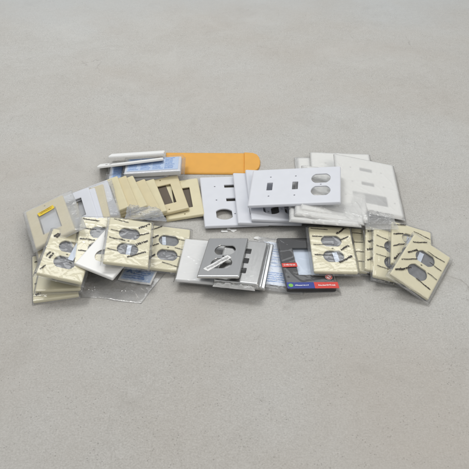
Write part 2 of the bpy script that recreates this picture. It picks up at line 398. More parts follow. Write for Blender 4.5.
# ---------------------------------------------------------------- the floor
def build_floor():
    n = 40
    V = [(-3000+6000*i/n, -2200+6200*j/n, 0) for i in range(n+1) for j in range(n+1)]
    Fc = [(i*(n+1)+j, (i+1)*(n+1)+j, (i+1)*(n+1)+j+1, i*(n+1)+j+1) for i in range(n) for j in range(n)]
    m, nt, b = nodes_of('worn_concrete')
    L = nt.links.new
    tc = nt.nodes.new('ShaderNodeTexCoord')
    def noise(scale, detail=6, rough=.55, vec=None, dist=0):
        q = nt.nodes.new('ShaderNodeTexNoise'); q.inputs['Scale'].default_value = scale
        q.inputs['Detail'].default_value = detail; q.inputs['Roughness'].default_value = rough; q.inputs['Distortion'].default_value = dist
        L(vec or tc.outputs['Object'], q.inputs['Vector'])
        return q.outputs['Fac']
    def ramp(f, a, b2, c0=0., c1=1.):
        q = nt.nodes.new('ShaderNodeMapRange'); q.inputs[1].default_value = a; q.inputs[2].default_value = b2
        q.inputs[3].default_value = c0; q.inputs[4].default_value = c1
        L(f, q.inputs[0]); return q.outputs[0]
    def mix(fac, A, B, mode='MIX'):
        q = nt.nodes.new('ShaderNodeMix'); q.data_type = 'RGBA'; q.blend_type = mode
        for s, v in ((0, fac), (6, A), (7, B)):
            if hasattr(v, 'is_linked'): L(v, q.inputs[s])
            else: q.inputs[s].default_value = v if s == 0 else (*v, 1)
        return q.outputs[2]
    big = noise(2.6, 4, .55)
    c = mix(ramp(big, .40, .60), FLOOR_A, FLOOR_B)
    mid = noise(14, 6, .62)
    c = mix(ramp(mid, .35, .7, 0, .30), c, FLOOR_LIGHT)
    blot = noise(33, 4, .6, dist=.6)
    c = mix(ramp(blot, .56, .74, 0, .32), c, FLOOR_DARK)
    fine = noise(260, 4, .7)
    c = mix(ramp(fine, .30, .72, 0, 1), mix(.15, c, (.16, .15, .135)), mix(.15, c, (.80, .79, .76)))
    mott = noise(95, 3, .6, dist=.4)
    c = mix(ramp(mott, .33, .68, 0, 1), mix(.07, c, (.17, .16, .145)), mix(.06, c, (.80, .79, .77)))
    grain = noise(400, 3, .65)
    c = mix(ramp(grain, .3, .7, 0, 1), mix(.22, c, (.14, .13, .12)), mix(.16, c, (.85, .84, .82)))
    sp = nt.nodes.new('ShaderNodeTexVoronoi'); sp.inputs['Scale'].default_value = 190
    L(tc.outputs['Object'], sp.inputs['Vector'])
    pit = ramp(sp.outputs['Distance'], .09, .17, 1, 0)
    keep = ramp(noise(31, 2), .44, .62)
    q = nt.nodes.new('ShaderNodeMath'); q.operation = 'MULTIPLY'; L(pit, q.inputs[0]); L(keep, q.inputs[1])
    q2 = nt.nodes.new('ShaderNodeMath'); q2.operation = 'MULTIPLY'; L(q.outputs[0], q2.inputs[0]); q2.inputs[1].default_value = .3
    c = mix(q2.outputs[0], c, (.13, .115, .10))
    gr = nt.nodes.new('ShaderNodeTexVoronoi'); gr.inputs['Scale'].default_value = 330
    L(tc.outputs['Object'], gr.inputs['Vector'])
    q5 = nt.nodes.new('ShaderNodeMath'); q5.operation = 'MULTIPLY'; L(ramp(gr.outputs['Distance'], .12, .3, .22, 0), q5.inputs[0]); L(ramp(noise(60, 3), .4, .65), q5.inputs[1])
    c = mix(q5.outputs[0], c, (.14, .12, .10))
    # broad patches where the slab dried browner or greyer
    patch = noise(1.15, 3, .6, dist=.8)
    c = mix(ramp(patch, .42, .64, 0, .45), c, FLOOR_WARM)
    patch2 = noise(4.3, 5, .65, dist=1.2)
    c = mix(ramp(patch2, .52, .70, 0, .3), c, FLOOR_LIGHT)
    patch3 = noise(7.7, 5, .7, dist=.8)
    c = mix(ramp(patch3, .56, .74, 0, .38), c, FLOOR_DARK)
    # hairline cracks, broken up
    vo = nt.nodes.new('ShaderNodeTexVoronoi'); vo.feature = 'DISTANCE_TO_EDGE'; vo.inputs['Scale'].default_value = 3.1
    wv = nt.nodes.new('ShaderNodeTexNoise'); wv.inputs['Scale'].default_value = 7; wv.inputs['Detail'].default_value = 6
    L(tc.outputs['Object'], wv.inputs['Vector'])
    va = nt.nodes.new('ShaderNodeVectorMath'); va.operation = 'MULTIPLY_ADD'; va.inputs[1].default_value = (.22, .22, 0)
    L(wv.outputs['Color'], va.inputs[0]); L(tc.outputs['Object'], va.inputs[2]); L(va.outputs[0], vo.inputs['Vector'])
    crk = ramp(vo.outputs['Distance'], .0012, .0045, .3, 0)
    crg = ramp(noise(3.7, 4, .6), .54, .64)
    q4 = nt.nodes.new('ShaderNodeMath'); q4.operation = 'MULTIPLY'; L(crk, q4.inputs[0]); L(crg, q4.inputs[1])
    c = mix(q4.outputs[0], c, (.20, .18, .16))
    # short scratches dragged across the floor
    mp = nt.nodes.new('ShaderNodeMapping'); mp.inputs['Scale'].default_value = (7, 190, 1); mp.inputs['Rotation'].default_value = (0, 0, .04)
    L(tc.outputs['Object'], mp.inputs['Vector'])
    scr = ramp(noise(1., 2, .5, mp.outputs[0]), .70, .78, 0, .35)
    gate = ramp(noise(5, 2), .5, .62)
    q3 = nt.nodes.new('ShaderNodeMath'); q3.operation = 'MULTIPLY'; L(scr, q3.inputs[0]); L(gate, q3.inputs[1])
    c = mix(q3.outputs[0], c, (.19, .175, .155))
    # the far strip blends to a slightly paler, bluer tone with an uneven edge
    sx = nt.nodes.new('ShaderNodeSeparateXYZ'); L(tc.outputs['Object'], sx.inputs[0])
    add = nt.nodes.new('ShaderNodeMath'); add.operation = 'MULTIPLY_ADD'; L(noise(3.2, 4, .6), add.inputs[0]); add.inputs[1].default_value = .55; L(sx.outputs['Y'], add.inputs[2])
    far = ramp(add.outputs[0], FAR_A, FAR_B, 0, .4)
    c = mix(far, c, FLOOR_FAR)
    # warm rusty tinge here and there
    c = mix(ramp(noise(5.5, 3, .5, dist=.3), .58, .75, 0, .10), c, (.44, .37, .29))
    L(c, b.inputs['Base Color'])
    b.inputs['Roughness'].default_value = .72; b.inputs['Specular IOR Level'].default_value = .3
    bp = nt.nodes.new('ShaderNodeBump'); bp.inputs['Strength'].default_value = .35; bp.inputs['Distance'].default_value = .0012
    L(fine, bp.inputs['Height'])
    bp2 = nt.nodes.new('ShaderNodeBump'); bp2.inputs['Strength'].default_value = .6; bp2.inputs['Distance'].default_value = -.0012
    L(q.outputs[0], bp2.inputs['Height']); L(bp.outputs[0], bp2.inputs['Normal']); L(bp2.outputs[0], b.inputs['Normal'])
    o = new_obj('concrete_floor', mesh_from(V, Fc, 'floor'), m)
    o['kind'] = 'structure'
    o['label'] = 'worn pale grey concrete floor under the pile'
FLOOR_A = (.452, .433, .394); FLOOR_B = (.492, .488, .462); FLOOR_LIGHT = (.55, .542, .515); FLOOR_DARK = (.36, .34, .31)
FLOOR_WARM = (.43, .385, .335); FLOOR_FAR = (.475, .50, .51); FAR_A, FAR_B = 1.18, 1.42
build_floor()

# ---------------------------------------------------------------- flat coloured pieces (labels, cards, stickers)
def slab(name, x0, y0, x1, y1, z, t, mat, parent, rot=0, curl=0, nseg=8):
    """A thin card or sticker, z at its underside, slightly curled."""
    cx, cy = (x0+x1)/2, (y0+y1)/2
    V, Fc = [], []
    for k, zz in ((0, z), (1, z+t)):
        for i in range(nseg+1):
            for j in (0, 1):
                x = x0+(x1-x0)*i/nseg; y = (y0, y1)[j]
                dz = curl*((2*i/nseg-1)**2)
                xr = cx+(x-cx)*math.cos(rot)-(y-cy)*math.sin(rot); yr = cy+(x-cx)*math.sin(rot)+(y-cy)*math.cos(rot)
                V.append((xr, yr, zz+dz))
    n = (nseg+1)*2
    for i in range(nseg):
        a = i*2
        Fc += [(a, a+1, a+3, a+2), (n+a, n+a+2, n+a+3, n+a+1), (a, a+2, n+a+2, n+a), (a+1, n+a+1, n+a+3, a+3)]
    Fc += [(0, n, n+1, 1), (nseg*2, nseg*2+1, n+nseg*2+1, n+nseg*2)]
    return new_obj(name, mesh_from(V, Fc, name), mat, parent)

def packet_mesh(w, h, z, seed):
    """Crumpled grey screw packet seen through the openings."""
    n, m = 22, 30
    xs = np.linspace(-w/2, w/2, n); ys = np.linspace(-h/2, h/2, m)
    X, Y = np.meshgrid(xs, ys, indexing='ij')
    Z = z+.7*np.clip(.5+crease_field(X, Y, seed, 22, 14, 1.6)*.5, 0, 1.1)
    v = np.stack([X, Y, Z], -1).reshape(-1, 3)
    f = [(i*m+j, (i+1)*m+j, (i+1)*m+j+1, i*m+j+1) for i in range(n-1) for j in range(m-1)]
    b = len(v)
    v = np.vstack([v, [(-w/2, -h/2, .3), (w/2, -h/2, .3), (w/2, h/2, .3), (-w/2, h/2, .3)]])
    f.append((b+3, b+2, b+1, b))
    return mesh_from(v, f, 'packet', True)

# ---------------------------------------------------------------- bare plates
def bare(key, label, holes, mat, group, name='wall_plate', soft=1.0, cat='wall plate'):
    W, H, T = POSES[key][2]
    o = new_obj(name, plate_mesh(W, H, T, holes, soft=soft), mat)
    set_pose(o, key)
    return tag(o, label, cat, group)

# ---------------------------------------------------------------- bagged plates
def lines_uv(W, H, spec):
    """spec rows (u0,v0,u1,v1,kind): u left to right, v top to bottom of the plate."""
    out = []
    for u0, v0, u1, v1, k in spec:
        size, wt = {'t': (1.8, .8), 'b': (4.2, 1.55), 'm': (2.5, 1.2), 'i': (2.8, 1.25)}[k]
        out.append(((u0-.5)*W, (.5-v0)*H, (u1-.5)*W, (.5-v1)*H, size, wt))
    return out

def bagged(key, label, holes, spec, seed, mat=IVORYB, film=FILM, margins=(4, 4, 5, 6), group='bagged ivory outlet plates', cat='bagged plate',
           packet=True, strip=None, amp=1.0, rim=1.8, name='bagged_wall_plate', ink=INK, ncr=26, shade='ivory'):
    W, H, T = POSES[key][2]
    root = empty(name, key, label, cat, group)
    new_obj('plate', plate_mesh(W, H, T, holes), mat, root)
    if packet:
        pk = new_obj('screw_packet', packet_mesh(44, 84, T-4.6, seed), PACKET, root)
        if strip:
            x, y, w, h, a = strip
            slab('label_strip', x-w/2, y-h/2, x+w/2, y+h/2, T-3.3, .5, STRIP, pk, a, .4)
    f = Film(W, H, T, margins, seed, amp, rim, ncr=ncr)
    me = f.mesh()
    if spec:                                        # the print is on the bag: same mesh, second material
        pm = print_strokes(lines_uv(W, H, spec), f.top, seed)
        bm = bmesh.new(); bm.from_mesh(me); n0 = len(bm.faces)
        bm.from_mesh(pm); bm.faces.ensure_lookup_table()
        for k in range(n0, len(bm.faces)):
            bm.faces[k].material_index = 1; bm.faces[k].smooth = False
        bm.to_mesh(me); bm.free()
    new_obj('plastic_bag', me, [film, ink], root)
    return root

# ================================================================ THE PILE
G_FAN = 'bare ivory rocker plates fanned in a row'
G_WH = 'bare white three-device plates'
G_MILK = 'white plates in milky bags'
G_OUT = 'bagged ivory outlet plates'
G_STEEL = 'stainless steel plates in the middle of the pile'

# ---- white plates
bare('W1', 'bare white plate turned sideways, leftmost of the whites, two slots and an oval hole showing', holes_gang_turned(), WHITE, G_WH)
bare('W2', 'white plate showing only its long left strip, second white from the left', holes_gang_turned(), WHITE, G_WH)
bare('W3', 'white plate with half an oval hole peeking out below the topmost white plate', holes_gang_turned(), WHITE, G_WH)
bare('W4', 'white plate on top of the white stack with two toggle slots and two ovals', holes_gang_up(), WHITE, G_WH)
big = (7, 7, 8, 9)
bagged('W5b', 'white plate in crumpled milky bag, lowest of the bagged whites', holes_gang_turned(), None, 21, WARMWHITE, MILKY, (4, 6, 6, 4), G_MILK, packet=False, amp=2.2, rim=3, ncr=60, name='bagged_wide_plate')
bagged('W8', 'milky bagged white plate poking out behind the topmost bare white plate', holes_gang_turned(), None, 22, WARMWHITE, MILKY, big, G_MILK, packet=False, amp=1.0, rim=2.0, ncr=50, name='bagged_wide_plate')
bagged('W7', 'milky bagged white plate whose back corner rises highest, behind the windowed bagged plate', holes_gang_turned(), None, 23, WARMWHITE, MILKY, (3, 4, 4, 4), G_MILK, packet=False, amp=.8, rim=1.5, ncr=40, name='bagged_wide_plate')
bagged('W5c', 'middle one of the three milky bagged plates jutting out below the topmost white', holes_gang_turned(), None, 26, WARMWHITE, MILKY, (4, 4, 6, 4), G_MILK, packet=False, amp=2.0, rim=3, ncr=60, name='bagged_wide_plate')
bagged('W5a', 'crumpled milky bagged white plate jutting out in front below the topmost bare plate', holes_gang_turned(), None, 24, WARMWHITE, MILKY, (4, 3, 6, 6), G_MILK, packet=False, amp=2.2, rim=3, ncr=70, name='bagged_wide_plate')
bagged('W6', 'large milky bagged white plate at back right with grey window and two faint slots', holes_gang_turned('decora'), None, 25, WARMWHITE, MILKY, (3, 5, 4, 6), G_MILK, packet=False, amp=.9, rim=2.2, ncr=26, name='bagged_wide_plate')

# ---- back left: two plates leaning away, two printed packs, the envelope
for key, lab in (('B1', 'thin white plate leaning away at the very back, above the slotted one'),
                 ('B2', 'white plate seen nearly edge-on with two dark slots at its left tip')):
    W, H, T = POSES[key][2]
    hs = [box_hole(-46, -H/2+17, 4.5, 26), box_hole(-38.5, -H/2+17, 4.5, 26)] if key == 'B2' else []
    o = new_obj('wall_plate', plate_mesh(W, H, T, hs), PAPER); set_pose(o, key)
    tag(o, lab, 'wall plate', 'white plates leaning at the back')

def printed_pack(key, label, seed, ink, card):
    W, H, T = POSES[key][2]
    root = empty('printed_pack', key, label, 'printed pack', 'blue printed packs at the back')
    new_obj('plate', plate_mesh(W-4, H-4, T-1, []), WHITE, root)
    slab('printed_label', -W/2+7, -H/2+8, W/2-7, H/2-5, T-.8, .3, card, root)
    rows = []
    for c in range(4):
        x0 = -W/2+10+c*(W-20)/4
        for r_ in range(9):
            y = H/2-9-r_*(H-19)/8.5
            rows.append((x0, y, x0+(W-20)/4-4+rng.uniform(-5, 1), y, 2.9, 1.25))
    f = Film(W, H, T, (5, 5, 4, 4), seed, .6, 1.5)
    new_obj('printed_text', print_strokes(rows, lambda x, y: T-.45, seed), ink, root)
    new_obj('plastic_bag', f.mesh(), FILM, root)
printed_pack('B3b', 'lower blue printed pack, mostly covered, just behind the fanned ivory plates', 41, PALEBLUE, BLUECARD)
printed_pack('B3', 'upper flat pack with pale blue printed label, touching the orange envelope', 42, PALEBLUE, BLUECARD)

def outline_solid(name, pts, thick, mat, parent=None, z0=.2, puff=6, ring=5):
    """A closed puffy solid over an outline given in mm on the floor."""
    n = len(pts)
    cx = sum(p[0] for p in pts)/n; cy = sum(p[1] for p in pts)/n
    V, Fc = [], []
    V += [(x, y, z0) for x, y in pts]
    for k in range(ring+1):
        t = k/ring
        ins = puff*(1-math.cos(t*math.pi/2))
        zz = z0+.8+(thick-.8)*math.sin(t*math.pi/2)
        for x, y in pts:
            d = math.hypot(x-cx, y-cy)
            kx = min(ins, d*.5)/d
            V.append((x+(cx-x)*kx, y+(cy-y)*kx, zz))
    for k in range(ring+1):
        a, b = k*n, (k+1)*n
        Fc += [(a+i, a+(i+1) % n, b+(i+1) % n, b+i) for i in range(n)]
    Fc.append(tuple((ring+1)*n+i for i in range(n)))
    Fc.append(tuple(reversed(range(n))))
    me = mesh_from(V, Fc, name)
    return new_obj(name, me, mat, parent)

def dense(pts, step=4):
    out = []
    for i in range(len(pts)):
        (x0, y0), (x1, y1) = pts[i], pts[(i+1) % len(pts)]
        k = max(1, int(math.hypot(x1-x0, y1-y0)/step))
        out += [(x0+(x1-x0)*j/k, y0+(y1-y0)*j/k) for j in range(k)]
    return out

env = bpy.data.objects.new('paper_envelope', None); C.objects.link(env)
tag(env, 'orange paper envelope lying flat at the back of the pile', 'envelope')
def envelope():
    ex0, ey0 = ENV[0]
    env.location = (ex0*MM, ey0*MM, 0)
    P = [(x-ex0, y-ey0) for x, y in ENV]
    # order: front left, front seam, front corner, tip, back corner, back left
    body = [P[0], P[1], P[7], P[6]]
    nx, ny = 46, 16
    V, Fc = [], []
    for side in (0, 1):
        for i in range(nx+1):
            for j in range(ny+1):
                u, v = i/nx, j/ny
                x = (body[0][0]*(1-u)+body[1][0]*u)*(1-v)+(body[3][0]*(1-u)+body[2][0]*u)*v
                y = (body[0][1]*(1-u)+body[1][1]*u)*(1-v)+(body[3][1]*(1-u)+body[2][1]*u)*v
                e = min(u*nx/2., (1-u)*nx/2., v*ny/1.6, (1-v)*ny/1.6, 1)
                z = 1.4+2.4*math.sin(e*math.pi/2)*(1+.10*math.sin(u*9+v*3)) if side else .3
                if side: z += .35*math.sin(u*23+v*7)*math.sin(v*5)*e+.25*math.sin(u*61-v*19)*e
                V.append((x, y, z))
    m_ = (nx+1)*(ny+1)
    for i in range(nx):
        for j in range(ny):
            a = i*(ny+1)+j
            Fc.append((m_+a, m_+a+ny+1, m_+a+ny+2, m_+a+1)); Fc.append((a, a+1, a+ny+2, a+ny+1))
    ring = [(i, 0) for i in range(nx+1)]+[(nx, j) for j in range(1, ny+1)]+[(i, ny) for i in range(nx-1, -1, -1)]+[(0, j) for j in range(ny-1, 0, -1)]
    for q in range(len(ring)):
        a = ring[q][0]*(ny+1)+ring[q][1]; r2 = ring[(q+1) % len(ring)]; b = r2[0]*(ny+1)+r2[1]
        Fc.append((a, b, m_+b, m_+a))
    new_obj('body', mesh_from(V, Fc, 'body', True), ORANGE, env)
    end = [P[1], P[2], P[3], P[4], P[5], P[7]]
    for _ in range(1):                               # soften the cut corners of the flap, keep the seam side straight
        new = [end[0]]
        for a, b2 in zip(end, end[1:]):
            new += [(a[0]*.75+b2[0]*.25, a[1]*.75+b2[1]*.25), (a[0]*.25+b2[0]*.75, a[1]*.25+b2[1]*.75)]
        end = new+[end[-1]]
    flap = dense(end, 3)
    outline_solid('flap', [(x-1.5, y) for x, y in flap], 3.7, ORANGE, env, .3, 1.6)
envelope()

# ---- the fanned row of bare ivory plates
fan = [('P7', 'flat ivory rocker plate ending the fanned row beside the white plates'),
       ('P6', 'ivory plate with a dark opening, overlapping the flat last plate of the fan'),
       ('S5', 'ivory plate strip in the fanned row directly left of the two dark openings'),
       ('S4', 'ivory plate strip in the fanned row, second to the left of the dark openings'),
       ('S3', 'ivory plate strip with a free front corner, right one of the three wide strips'),
       ('S2', 'middle one of the three wide ivory strips at the left of the fanned row'),
       ('S1', 'topmost ivory plate strip at the left end of the fanned row')]
FANS = {}
for i, (k, lab) in enumerate(fan):
    FANS[k] = bare(k, lab, holes_decora(), IVORY2 if i % 2 else IVORY, G_FAN, name='rocker_plate')
OPENING_SHADE = plastic('opening_shade_brown', (.10, .075, .05), .6)  # for sheets added under the openings, dark brown painted in as deep shade
slab('shade_sheet', -22, -38, 22, 38, .6, .5, OPENING_SHADE, FANS['P7'])
slab('shade_sheet', -22, -38, 9, 38, .6, .5, OPENING_SHADE, FANS['P6'], .04)
bagged('L4', 'narrow-looking ivory plate in white bag between white plates and the ivory fan', holes_decora(), None, 51, IVORY2, FILMHAZE, (3, 17, 9, 3), 'bagged plates at the left end', packet=False, name='bagged_rocker_plate', cat='bagged plate')
bare('Lw', 'white plate edge between the fanned ivory plates and the narrow bagged ivory one', holes_decora(), WHITE, None, name='rocker_plate')
bare('L3b', 'bare white plate at left, lower of the leaning white pair', holes_decora(), WHITE, 'leaning white pair at the left', name='rocker_plate')
bare('L3a', 'bare white plate leaning at left, upper of the pair, beside the dark wedge gap', holes_decora(), WHITE, 'leaning white pair at the left', name='rocker_plate')
bagged('H', 'ivory plate in bag directly beneath the one with the yellow sticker', holes_decora(), None, 52, IVORY2, FILMHAZE, (4, 6, 5, 5), 'bagged plates at the left end', packet=False, name='bagged_rocker_plate')
r1 = bagged('L1', 'bagged ivory rocker plate with a yellow sticker across its opening', holes_decora(34, 64), None, 53, IVORY2, FLAPFILM, (6, 18, 7, 5), 'bagged plates at the left end', packet=False, amp=.6, rim=1.8, name='bagged_rocker_plate')
st = slab('yellow_sticker', -15, 23.5, 15, 34.5, POSES['L1'][2][2]+1.5, .3, YELLOW, r1, .14, .3)
new_obj('printed_text', print_strokes([(-12, 30, 12, 33, 2.6, .7), (-11, 26.5, 11, 29, 2.2, .5)], lambda x, y: .3+POSES['L1'][2][2]+1.75, 5), plastic('brown_ink', (.34, .20, .02), .5), st)
slab('backing_card', -15, -30, 15, 30, 1.0, .4, plastic('grey_card', (.55, .56, .58), .5), r1)

# ---- bagged ivory outlet plates, front left
b = bagged
b('F', 'lowest bagged ivory plate at front left with dark ticks down its left side', holes_duplex(),
  [(.06, .17, .22, .15, 'm'), (.06, .42, .3, .36, 'm'), (.06, .66, .32, .54, 'm'), (.08, .9, .42, .76, 'b')], 61, margins=(2, 4, 4, 4))
b('G', 'unprinted bagged ivory plate sandwiched under the front left plate with the white strip', holes_duplex(), None, 62, margins=(3, 5, 4, 7), rim=2)
re = b('E', 'bagged ivory outlet plate at front left, white strip across its two ovals', holes_duplex(),
  [(.1, .2, .17, .1, 'b'), (.17, .2, .24, .1, 'b'), (.08, .64, .15, .52, 'b'), (.16, .66, .23, .54, 'b'), (.06, .93, .14, .82, 'm')], 63, margins=(4, 5, 4, 6), rim=1.8)
slab('white_strip', 6, -14, 15, 30, POSES['E'][2][2]+1.2, .4, STRIP, re, -.12, .5)
b('D', 'bagged ivory outlet plate half covered by the tilted white plate, four dark lines at left', holes_duplex(),
  [(.06, .06, .44, .1, 'm'), (.05, .27, .4, .29, 'm'), (.05, .5, .4, .52, 'm'), (.05, .74, .36, .77, 'm')], 64)
b('B', 'bagged ivory outlet plate at centre left, right neighbour of the one overlapping it', holes_duplex(),
  [(.05, .14, .32, .02, 'm'), (.06, .36, .26, .26, 'b'), (.03, .56, .28, .45, 'm'), (.04, .88, .24, .7, 'b'),
   (.6, .27, .95, .31, 't'), (.66, .5, .93, .54, 't'), (.6, .68, .95, .7, 't'), (.4, .86, .8, .93, 't')], 65, strip=(-8, 20, 6.5, 22, .1))
o = bare('Cw', 'white plate turned cornerwise in front left, one corner resting on the clear bag', [oval(-19.5, 0, True), oval(19.5, 0, True), disc(0, 0, 1.9)], WARMWHITE, None, name='wall_plate')
b('A', 'bagged ivory outlet plate overlapping the white cornerwise plate and its right neighbour', holes_duplex(),
  [(.1, .05, .45, .09, 't'), (.06, .3, .4, .33, 't'), (.05, .48, .42, .51, 'm'), (.04, .72, .3, .76, 't'),
   (.72, .2, .97, .06, 'b'), (.68, .38, .96, .27, 'i'), (.7, .58, .95, .45, 'b'), (.52, .86, .92, .7, 'i')], 66, strip=(2, -19, 7, 24, -.06))

# ---- right hand bagged plates
b('R2', 'bagged ivory plate strip directly right of the wide front plate near the black one', holes_duplex(),
  [(.7, .14, .95, .14, 't'), (.7, .36, .96, .35, 't'), (.72, .58, .96, .57, 't'), (.72, .8, .97, .79, 't')], 71)
b('R3', 'bagged ivory plate strip with bold marks, middle of the three strips at right', holes_duplex(),
  [(.06, .16, .24, .1, 'b'), (.08, .4, .26, .3, 'b'), (.06, .6, .26, .5, 'b'), (.06, .82, .28, .7, 'b')], 72, margins=(4, 3, 4, 5))
b('R4', 'bagged ivory plate with wrinkled silvery bag bottom, left of the two tilted right-end plates', holes_duplex(),
  [(.06, .16, .34, .2, 't'), (.06, .38, .36, .4, 't'), (.06, .56, .3, .58, 't'), (.08, .8, .36, .82, 't')], 73, margins=(4, 5, 5, 9), rim=2.6, ncr=40, strip=(-2, 19, 7, 20, 0))
b('R5', 'bagged ivory outlet plate at right, half covered by the cornerwise tilted one', holes_duplex(),
  [(.05, .1, .36, .03, 'm'), (.55, .12, .97, .2, 't'), (.05, .34, .3, .26, 'b'), (.04, .62, .36, .48, 'm'), (.08, .92, .26, .72, 'b')], 74, strip=(-4, 15, 9, 26, -.1))
b('R6', 'bagged ivory outlet plate tilted cornerwise at the right end of the pile', holes_duplex(),
  [(.08, .19, .36, .03, 'm'), (.1, .44, .28, .28, 'b'), (.06, .64, .36, .45, 'm'), (.07, .9, .35, .68, 'b'),
   (.46, .2, .93, .18, 't'), (.62, .37, .95, .385, 't'), (.70, .575, .96, .6, 't'), (.54, .81, .93, .84, 'm')], 75, strip=(-8, 18, 8, 22, .1), margins=(4, 5, 4, 8))
b('R1', 'bagged ivory outlet plate lying over the right side of the black plate', holes_duplex(),
  [(.05, .06, .46, .09, 't'), (.06, .24, .3, .25, 'm'), (.06, .43, .55, .44, 't'), (.06, .66, .48, .67, 'm'),
   (.66, .18, .92, .04, 'b'), (.72, .32, .94, .24, 'i'), (.7, .55, .92, .45, 'b'), (.62, .82, .94, .68, 'b')], 76, strip=(4, -19, 8, 24, .12), margins=(5, 4, 5, 6))

# ---- centre: blank white plate, stainless plates, card, black plate
b('C0', 'blank white plate in clear bag under the left edge of the stainless plate', [], None, 81, PAPER, FILM, (3, 10, 4, 4), None, packet=False, name='bagged_blank_plate')
def despard():
    return [box_hole(0, y, 23, 14, 1.5) for y in (26, 0, -26)] + [disc(0, 48, 1.9), disc(0, -48, 1.9)]
bare('C2b', 'stainless plate sandwiched right under the bagged one, only its right edge showing', despard(), STEEL, G_STEEL, name='steel_plate', soft=.7)
bare('C2c', 'lowest stainless plate of the stack, its right edge sticking out furthest', despard(), STEEL, G_STEEL, name='steel_plate', soft=.7)
r2 = b('C2', 'bagged stainless plate with three small openings and crumpled white bag at its front', despard(), None, 82, STEEL2, FILM, (1, 2, 2, 7), G_STEEL, packet=False, amp=.3, rim=3.0, ncr=30, name='bagged_steel_plate')
def folded_end(w, d, h, seed, base=.1):
    n, m = 70, 14
    X, Y = np.meshgrid(np.linspace(-w/2, w/2, n), np.linspace(-d/2, d/2, m), indexing='ij')
    prof = np.sin((Y/d+.5)*math.pi)*np.minimum(1, .15+(w/2-np.abs(X))/(.12*w))
    cr = crease_field(X, Y, seed, 34, 9, 1.1)
    Z = h*(base+prof*(.45+.6*np.clip(cr+.2, -.6, 1.2)))+.2
    edge = np.abs(Y) > d*.38
    Y = Y+np.where(edge, np.sign(Y)*0.3*crease_field(X, Y*0, seed+2, 16, 10, 3), 0)
    X = X+np.where(np.abs(X) > w*.46, np.sign(X)*0.6*crease_field(X*0, Y, seed+4, 10, 6, 2), 0)
    v = np.stack([X, Y, Z], -1).reshape(-1, 3)
    f = [(i*m+j, (i+1)*m+j, (i+1)*m+j+1, i*m+j+1) for i in range(n-1) for j in range(m-1)]
    ring = [(i, 0) for i in range(n)]+[(n-1, j) for j in range(1, m)]+[(i, m-1) for i in range(n-2, -1, -1)]+[(0, j) for j in range(m-2, 0, -1)]
    k = len(v); v = np.vstack([v, [(X[i, j], Y[i, j], 0) for i, j in ring]])
    q = len(ring)
    f += [(ring[a][0]*m+ring[a][1], k+a, k+(a+1) % q, ring[(a+1) % q][0]*m+ring[(a+1) % q][1]) for a in range(q)]
    f.append(tuple(k+a for a in range(q)))
    return mesh_from(v, f, 'fold', True)
W, H, T = POSES['C2'][2]
fe = new_obj('folded_bag_end', folded_end(66, 9, 5.5, 17), MILKY, r2); fe.location = (-2*MM, (-H/2-4)*MM, -2*MM)
W, H, T = POSES['C1'][2]
c1 = empty('steel_plate', 'C1', 'stainless plate with two ovals and a torn white sticker, leaning on the bagged one', 'wall plate', G_STEEL)
new_obj('plate', plate_mesh(W, H, T, holes_duplex(), soft=.8), STEEL, c1)
ts = new_obj('torn_sticker', folded_end(50, 10.5, 1.3, 44, .25), PAPER, c1)
ts.location = (-6*MM, -20*MM, (T+.1)*MM); ts.rotation_euler = (0, 0, math.radians(50))
new_obj('printed_text', print_strokes([(-22, -2.6, 22, -2.6, 4.6, 1.5)], lambda x, y: 1.9, 18), plastic('grey_ink', (.45, .45, .45), .5), ts)

W, H, T = POSES['C3'][2]
c3 = empty('bagged_card', 'C3', 'pale blue printed card in clear bag beside the black plate', 'bagged card')
slab('card', -W/2+3, -H/2+9, W/2-3, H/2-4, .6, .6, LIGHTCARD, c3)
rows = [(-27, y, 20+rng.uniform(-8, 4), y, 3.4, 1.2) for y in (-22, -27, -32, -37, -42)] + [(-20, y, 18, y, 2.4, .7) for y in (36, 30, 24, 16, 10, 2, -6)]
new_obj('printed_text', print_strokes(rows, lambda x, y: 1.25, 3), PALEBLUE, c3)
new_obj('plastic_bag', Film(W, H, 2.2, (7, 5, 6, 5), 83, .8, 2.0).mesh(), CLEARBAG, c3)

W, H, T = POSES['C4'][2]
c4 = empty('bagged_rocker_plate', 'C4', 'black rocker plate in clear bag with red sticker and blue and red header', 'bagged plate')
new_obj('plate', plate_mesh(W, H, T, [box_hole(0, 2, 34, 66, 1.2)]), BLACKP, c4)
slab('insert_card', -24, -40, 24, 42, 1.0, 1.0, plastic('insert_print', (.60, .68, .80), .5, .1), c4)
f4 = Film(W, H, T, (3, 6, 3, 7), 84, .35, 2.2, ncr=16)
s_ = slab('red_sticker', -41, -13.5, -16, -4, T+.9, .3, RED, c4, .05)
new_obj('printed_text', print_strokes([(-38, -10.5, -19, -9.5, 3.4, .8)], lambda x, y: T+1.25, 8), PAPER, s_)
h1 = slab('header_card', -40, -64, 4, -50, T+.9, .35, NAVY, c4)
new_obj('green_dot', mesh_from([(x-34, y-57, T+1.4) for x, y in disc(0, 0, 3.8, 20)], [tuple(range(20))]), GREEN, h1)
new_obj('printed_text', print_strokes([(-27, -58, -5, -58, 2.8, .7)], lambda x, y: T+1.35, 9), PAPER, h1)
h2 = slab('header_card', 4, -64, 43, -50, T+.92, .35, RED, c4)
new_obj('printed_text', print_strokes([(10, -58.5, 38, -58.5, 3.2, .7)], lambda x, y: T+1.4, 10), PAPER, h2)
pr = new_obj('warning_sticker', mesh_from([(x+31, y-38, T+1.0) for x, y in disc(0, 0, 6, 24)], [tuple(range(24))]), PAPER, c4)
ringp = disc(0, 0, 5.6, 24); ringq = disc(0, 0, 3.9, 24)
Vr = [(x+31, y-38, T+1.15) for x, y in ringp+ringq]
Fr = [(i, (i+1) % 24, 24+(i+1) % 24, 24+i) for i in range(24)]
